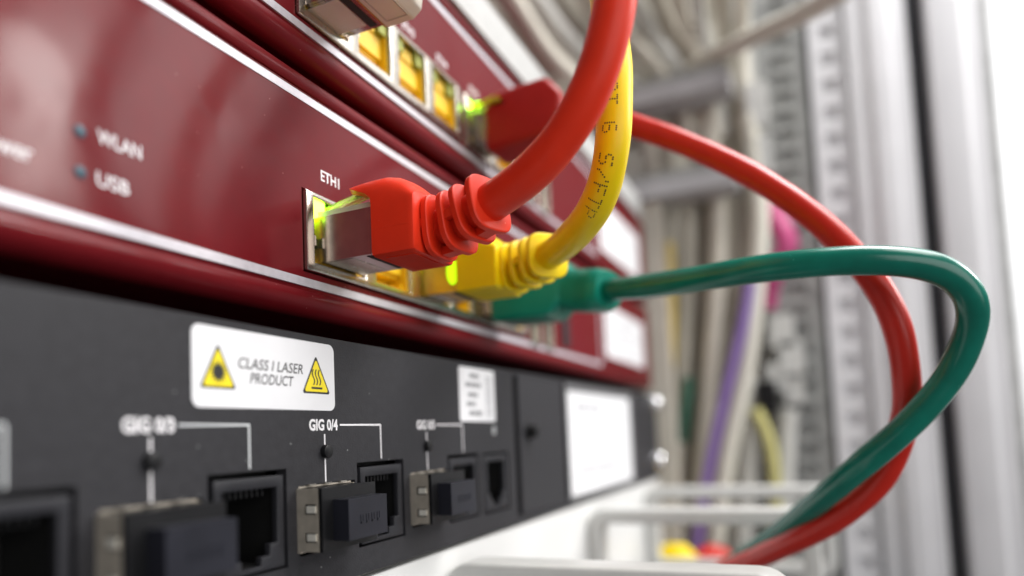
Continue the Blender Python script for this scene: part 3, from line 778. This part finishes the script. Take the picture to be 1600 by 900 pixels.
# ------------------------------------------------------------------ cable-managing panel with rings, under the router
pan = thing('cable_manager', (200, YB, -68), 'white cable managing panel with grey-white rings, under the black router', 'cable manager')
MB().box(-80, 357, YB + .6, YB + 3, -68, -24.0, .3).build('front_panel', WHITE_PAINT, pan)
def ring(x, L, w):
    y1, y0 = YB + .6, YB - L
    zt, zb = -26.1, -64.0
    t = 5.2
    outer = rrect(y0, y1 + .01, zb, zt, 6.5, 6)
    inner = rrect(y0 + t, y1 - t, zb + t, zt - t, 2.6, 6)
    b = MB(); bm = b.bm
    rows = []
    for xx in (x - w / 2, x + w / 2):
        rows.append(([bm.verts.new((xx, u, v)) for u, v in outer], [bm.verts.new((xx, u, v)) for u, v in inner]))
    n = len(outer); F = []
    for i in range(n):
        j = (i + 1) % n
        (o0, i0), (o1, i1) = rows
        F += [bm.faces.new([o0[i], o0[j], i0[j], i0[i]]), bm.faces.new([o1[i], i1[i], i1[j], o1[j]]),
              bm.faces.new([o0[i], o1[i], o1[j], o0[j]]), bm.faces.new([i0[i], i0[j], i1[j], i1[i]])]
    bmesh.ops.recalc_face_normals(bm, faces=F)
    b._bev(list(bm.verts), 0.9, 3, 0.6)
    r = b.build('ring', GREYWHITE, pan)
for x, L in ((136, 70), (238, 74), (325, 80)): ring(x, L, 9.0)

# ------------------------------------------------------------------ white blanking panel above
bp_ = tag(MB().box(-110, 366, -0.5, 2, 114.8, 126.5, .3).build('blanking_panel', mat('blank_panel_grey', (0.42, 0.42, 0.41), .45, var=.04)), 'pale grey blanking panel above the upper red appliance', 'panel')

# ------------------------------------------------------------------ rack ironwork to the right
def perforated_post(name, x, y0, y1, z0, z1, hy0, hy1, pitch, hh, material, label, lip, bk=38):
    t = thing(name, (x, (y0 + y1) / 2, z0), label, 'rack post')
    hs = []
    z = z0 + 6
    while z + hh < z1:
        hs.append((hy0, hy1, z, z + hh)); z += pitch
    b = MB(); b.plate(y0, y1, z0, z1, hs, x, x + 2)      # made facing -y, then turned to face -x
    for v in b.bm.verts: v.co = Vector((v.co.y, v.co.x, v.co.z))
    b.build('flange', material, t, smooth=0)
    MB().box(x + 2.2, x + 40, y0, y0 + 2, z0, z1).box(x + 2.2, x + 40, y1 - 2, y1, z0, z1).box(x + bk, x + bk + 2, y0 + 2.1, y1 - 2.1, z0, z1).build('channel', lip, t, smooth=0)
    return t
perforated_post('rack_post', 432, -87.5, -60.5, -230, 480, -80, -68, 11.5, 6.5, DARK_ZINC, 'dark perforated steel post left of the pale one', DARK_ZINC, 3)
perforated_post('rack_post', 428, -108.0, -90.0, -230, 480, -103.5, -95.5, 15.9, 7.5, COOL_PAINT, 'pale rack post with a column of square holes', COOL_PAINT, 3)
tag(MB().box(434, 470, -89.9, -87.6, -230, 480).build('rubber_strip', GASKET), 'thin dark strip between the dark and the pale steel posts', 'strip')
cf = thing('white_pillar', (440, -122, -230), 'white vertical pillar between the pale perforated post and the dark gap', 'pillar')
b = MB()
b.prism([(424, -109), (424, -119), (421, -120), (421, -130), (424, -131), (424, -139), (500, -139), (500, -109)], 'z', -230, 480, .8)
b.build('frame_profile', COOL_PAINT, cf)
MB().box(430, 498, -147.2, -139.2, -230, 480).build('gasket', GASKET, cf)
dr = thing('white_pillar', (450, -160, -230), 'white pillar at the far right, beyond the dark gap', 'pillar')
MB().prism([(418, -147.6), (418, -163), (421, -166), (421, -172), (500, -172), (500, -147.6)], 'z', -230, 480, .8).build('pillar_face', COOL_PAINT, dr)
MB().box(424, 490, -176.5, -172.2, -230, 480, .5).build('edge_trim', ZINC, dr)

# beige rail just past the devices, fingers of the vertical organiser
tag(MB().box(380, 392, -9, 5, -120, 132, .8).build('mounting_rail', BEIGE_PVC), 'beige vertical rail right behind the ends of the devices', 'rail')
org = thing('cable_organiser', (398, -20, 130), 'grey cable organiser with two horizontal fingers in front of beige cables', 'cable organiser')
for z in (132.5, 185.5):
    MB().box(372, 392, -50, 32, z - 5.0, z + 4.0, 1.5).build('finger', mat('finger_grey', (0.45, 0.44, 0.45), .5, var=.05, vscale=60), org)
    MB().box(374, 394, -48, 32, z + 4.2, z + 9.0, .8).build('finger_shade', DARK_ZINC, org)  # dark strip paints the shade along the top of the finger
MB().box(404, 412, -61, -52, 120, 420, .8).build('spine', GREYWHITE, org)
for z, r_ in ((176, 12), (148, 10)):
    MB().box(392, 402, -67, -56, z - r_, z + r_, 3.5, 3).build('clip', GREYWHITE, org)

# ------------------------------------------------------------------ cables in the background
def bg_cable(name, pts, r, material, label, cat='cable', group=None, n=12):
    b = MB(); b.sweep(smooth_path(spline(pts, 6), 4), r, n=n)
    o = b.build(name, material, smooth=60)
    return tag(o, label, cat, group)
def unp(x, px, py):
    """point of the plane at depth x along the rack, given by its bearing seen from the aisle"""
    c = Vector(((px - 800) / 1080, (py - 614) / 1080, 1))
    wx, wy, wz = AX.dot(c), AY.dot(c), AZ.dot(c)
    t = x / wx
    return Vector((x, CAM.y + wy * t, wz * t))
ORD = ('first', 'second', 'third', 'fourth', 'fifth', 'sixth', 'seventh', 'eighth', 'ninth', 'tenth')
vert = [(1052, 1046, 1030, 1022), (1078, 1074, 1066, 1060), (1100, 1098, 1090, 1078), (1124, 1120, 1108, 1092), (1148, 1142, 1128, 1108), (1166, 1160, 1142, 1120)]
for i, (a, b_, c, d) in enumerate(vert):
    x = 400 + (i % 3) * 9
    pts = [unp(x + 4, a - 30, 180), unp(x, a - 6, 245), unp(x, a, 340), unp(x, b_, 450), unp(x, c, 620), unp(x, d, 780), unp(x, d - 10, 900)]
    bg_cable('network_cable', pts, 4.6, (TAUPE_PVC, BEIGE_PVC)[i % 2], '%s cable running down behind the fingers, %s from the left' % (('taupe', 'beige')[i % 2], ORD[i]), group='vertical cables of the organiser')
MORE = (1058, 1070, 1088, 1108, 1132, 1152, 1164, 1176)
for i, a in enumerate(MORE):
    x = 436 + (i % 3) * 10
    sl = (a - 1040) * .32
    bg_cable('network_cable', [unp(x, a + 6, 150), unp(x, a + 4, 250), unp(x, a, 360), unp(x, a - sl * .3, 500), unp(x, a - sl * .8, 660), unp(x, a - sl * 1.3, 820), unp(x, a - sl * 1.5, 900)], 4.8,
             (BEIGE_PVC, GREY_PVC, OLD_WHITE, TAUPE_PVC)[i % 4], '%s cable in the rear row behind the fingers, %s from the left' % (('beige', 'grey', 'ivory', 'taupe')[i % 4], ORD[i]), group='rear row of organiser cables')
for i, (a, b_) in enumerate(((1188, 1140), (1180, 1118))):
    x = 396 + i * 8
    bg_cable('network_cable', [unp(x, a - 18, 180), unp(x, a, 300), unp(x, a - 2, 400), unp(x, (a + b_) / 2 + 6, 560), unp(x, b_, 700), unp(x, b_ - 22, 850)], 4.6, OLD_WHITE,
             ('ivory cable slanting down right of the purple cable', 'ivory cable slanting down left of the purple cable')[i], group='ivory slanting cables')
bg_cable('network_cable', [unp(388, 1172, 440), unp(388, 1160, 510), unp(388, 1142, 580), unp(388, 1118, 680), unp(388, 1100, 770), unp(388, 1086, 870)], 2.9, PURPLE, 'purple cable slanting down in front of the beige cables')
bg_cable('network_cable', [unp(390, 1046, 380), unp(390, 1049, 450), unp(390, 1049, 540), unp(394, 1044, 610), unp(398, 1030, 660), unp(398, 1038, 720), unp(398, 1046, 800)], 2.7, OCHRE, 'ochre yellow cable beside the beige rail')
bg_cable('network_cable', [unp(396, 1076, 590), unp(396, 1074, 615), unp(396, 1070, 650), unp(398, 1066, 690)], 3.0, mat('dull_green_pvc', (.03, .12, .08), .5, var=.1), 'short dark green cable low beside the ochre one')
bg_cable('network_cable', [unp(415, 1206, 320), unp(412, 1214, 355), unp(408, 1236, 372), unp(408, 1230, 402), unp(412, 1205, 420), unp(418, 1196, 480)], 6.0, PINK, 'magenta cable bent behind the red loop')
# fan of cables coming along the rack above the appliances and dropping to the organiser
fan = [((776, -40), (880, 110), (1010, 190)), ((812, -40), (905, 80), (1030, 170)), ((850, -40), (930, 60), (1046, 160)),
       ((900, -50), (975, 50), (1062, 150)), ((960, -50), (1012, 40), (1076, 140)), ((1006, -50), (1040, 30), (1092, 130)),
       ((1050, -50), (1070, 40), (1104, 130)), ((1084, -50), (1094, 40), (1116, 125)), ((1126, -50), (1130, 30), (1136, 120)), ((1160, -50), (1160, 30), (1160, 120))]
for i, (a, b_, c) in enumerate(fan):
    x0 = 270 + 14 * min(i, 6)
    pts = [unp(x0, *a), unp(min(390, x0 + 60), *b_), unp(398 + (i % 3) * 5, *c), unp(402 + (i % 3) * 5, c[0] + 14, c[1] + 90)]
    bg_cable('network_cable', pts, 4.4 - .06 * i, (BEIGE_PVC, GREY_PVC, TAUPE_PVC)[i % 3], '%s cable fanning down onto the upper finger, %s from the left' % (('beige', 'grey', 'taupe')[i % 3], ORD[i]), group='pale fanned cables')
for i, (px, q) in enumerate(((700, 870), (742, 905), (790, 940), (838, 965), (886, 990), (934, 1016), (976, 1040), (1022, 1066), (1064, 1090), (1108, 1122))):
    x0 = 330 + 8 * i
    bg_cable('network_cable', [unp(x0, px, -70), unp(x0 + 30, (px * .6 + q * .4), 20), unp(430, q, 130), unp(436, q + 40, 230)], 5.6, (OLD_WHITE, BEIGE_PVC, GREY_PVC)[i % 3],
             '%s cable of the rear fan behind the front fan, %s from the left' % (('ivory', 'beige', 'grey')[i % 3], ORD[i]), group='rear fan of cables')
for i, (a, b_) in enumerate(((1006, 1040), (1040, 1082), (1078, 1120), (1112, 1146), (1140, 1172))):
    bg_cable('network_cable', [unp(404 + i * 3, a - 26, 150), unp(402 + i * 3, a, 200), unp(402 + i * 3, (a + b_) / 2, 250), unp(404 + i * 3, b_ - 10, 320)], 4.8, (BEIGE_PVC, OLD_WHITE, TAUPE_PVC)[i % 3],
             '%s cable slanting between the two fingers, %s from the left' % (('beige', 'ivory', 'taupe')[i % 3], ORD[i]), group='cables between organiser fingers')
for i, (a, b_) in enumerate(((1000, 1018), (1022, 1046), (1046, 1068), (1066, 1094), (1090, 1112), (1110, 1132), (1130, 1150), (1150, 1166))):
    x = 418 + (i % 2) * 6
    bg_cable('network_cable', [unp(x, a - 8, 110), unp(x, a, 180), unp(x, (a + b_) / 2 + 4, 230), unp(x, b_, 300), unp(x, b_ + 2, 380), unp(x, b_ - 6, 520), unp(x, b_ - 20, 700), unp(x, b_ - 34, 880)], 3.4, (OLD_WHITE, BEIGE_PVC, GREY_PVC)[i % 3],
             'thin %s cable threading down between the two rows, %s from the left' % (('ivory', 'beige', 'grey')[i % 3], ORD[i]), group='thin cables between the rows')
bg_cable('network_cable', [unp(392, 1080, 110), unp(384, 1102, 92), unp(372, 1150, 72), unp(352, 1200, 47), unp(330, 1255, 22), unp(300, 1320, -18), unp(270, 1400, -80)], 4.6, OLD_WHITE, 'single ivory cable sweeping up to the right across the steel post')
# clutter low on the right: white connectors, black plug, yellow leads
for i, (px, py, s) in enumerate(((1222, 520, 9), (1238, 560, 9), (1216, 590, 8), (1242, 610, 7))):
    c = unp(418, px, py)
    b = MB().box(c.x - s, c.x + s, c.y - s * .7, c.y + s * .7, c.z - s, c.z + s, 2.4, 3)
    tag(b.build('cable_connector', GREYWHITE), 'white connector in the heap by the steel post, %s from the top' % ORD[i], 'connector', 'white connectors by the steel post')
c = unp(405, 1199, 622)
tag(MB().box(c.x - 5, c.x + 5, c.y - 5, c.y + 5, c.z - 9, c.z + 9, 1.2).build('cable_connector', BLACK_PLASTIC), 'small black connector below the white heap', 'connector')
bg_cable('network_cable', [unp(400, 1180, 640), unp(400, 1196, 668), unp(400, 1206, 700), unp(400, 1212, 760), unp(404, 1210, 850)], 3.2, mat('pale_yellow_pvc', (.56, .52, .20), .4, var=.05), 'pale yellow cable hanging under the black connector')
bg_cable('network_cable', [unp(408, 1160, 560), unp(408, 1172, 640), unp(408, 1170, 720), unp(408, 1160, 860)], 5.5, GREY_PVC, 'grey cable hanging right of the purple one')
bg_cable('network_cable', [unp(412, 1230, 640), unp(414, 1226, 720), unp(414, 1222, 860)], 5.5, GREY_PVC, 'grey cable hanging beside the pale yellow one')
# leads that pass low through the rings
bg_cable('network_cable', [unp(330, 1010, 960), unp(330, 1040, 872), unp(334, 1064, 862), unp(345, 1090, 930)], 7.0, YEL_PVC, 'bright yellow lead arching low through the rings')
bg_cable('network_cable', [unp(352, 1070, 960), unp(352, 1098, 868), unp(356, 1130, 866), unp(360, 1160, 960)], 6.0, RED2_PVC, 'red lead arching low between the yellow and green ones')
bg_cable('network_cable', [unp(366, 1130, 960), unp(366, 1165, 868), unp(370, 1190, 858), unp(374, 1215, 950)], 5.5, GRN_PVC, 'green lead arching low at the far rings')
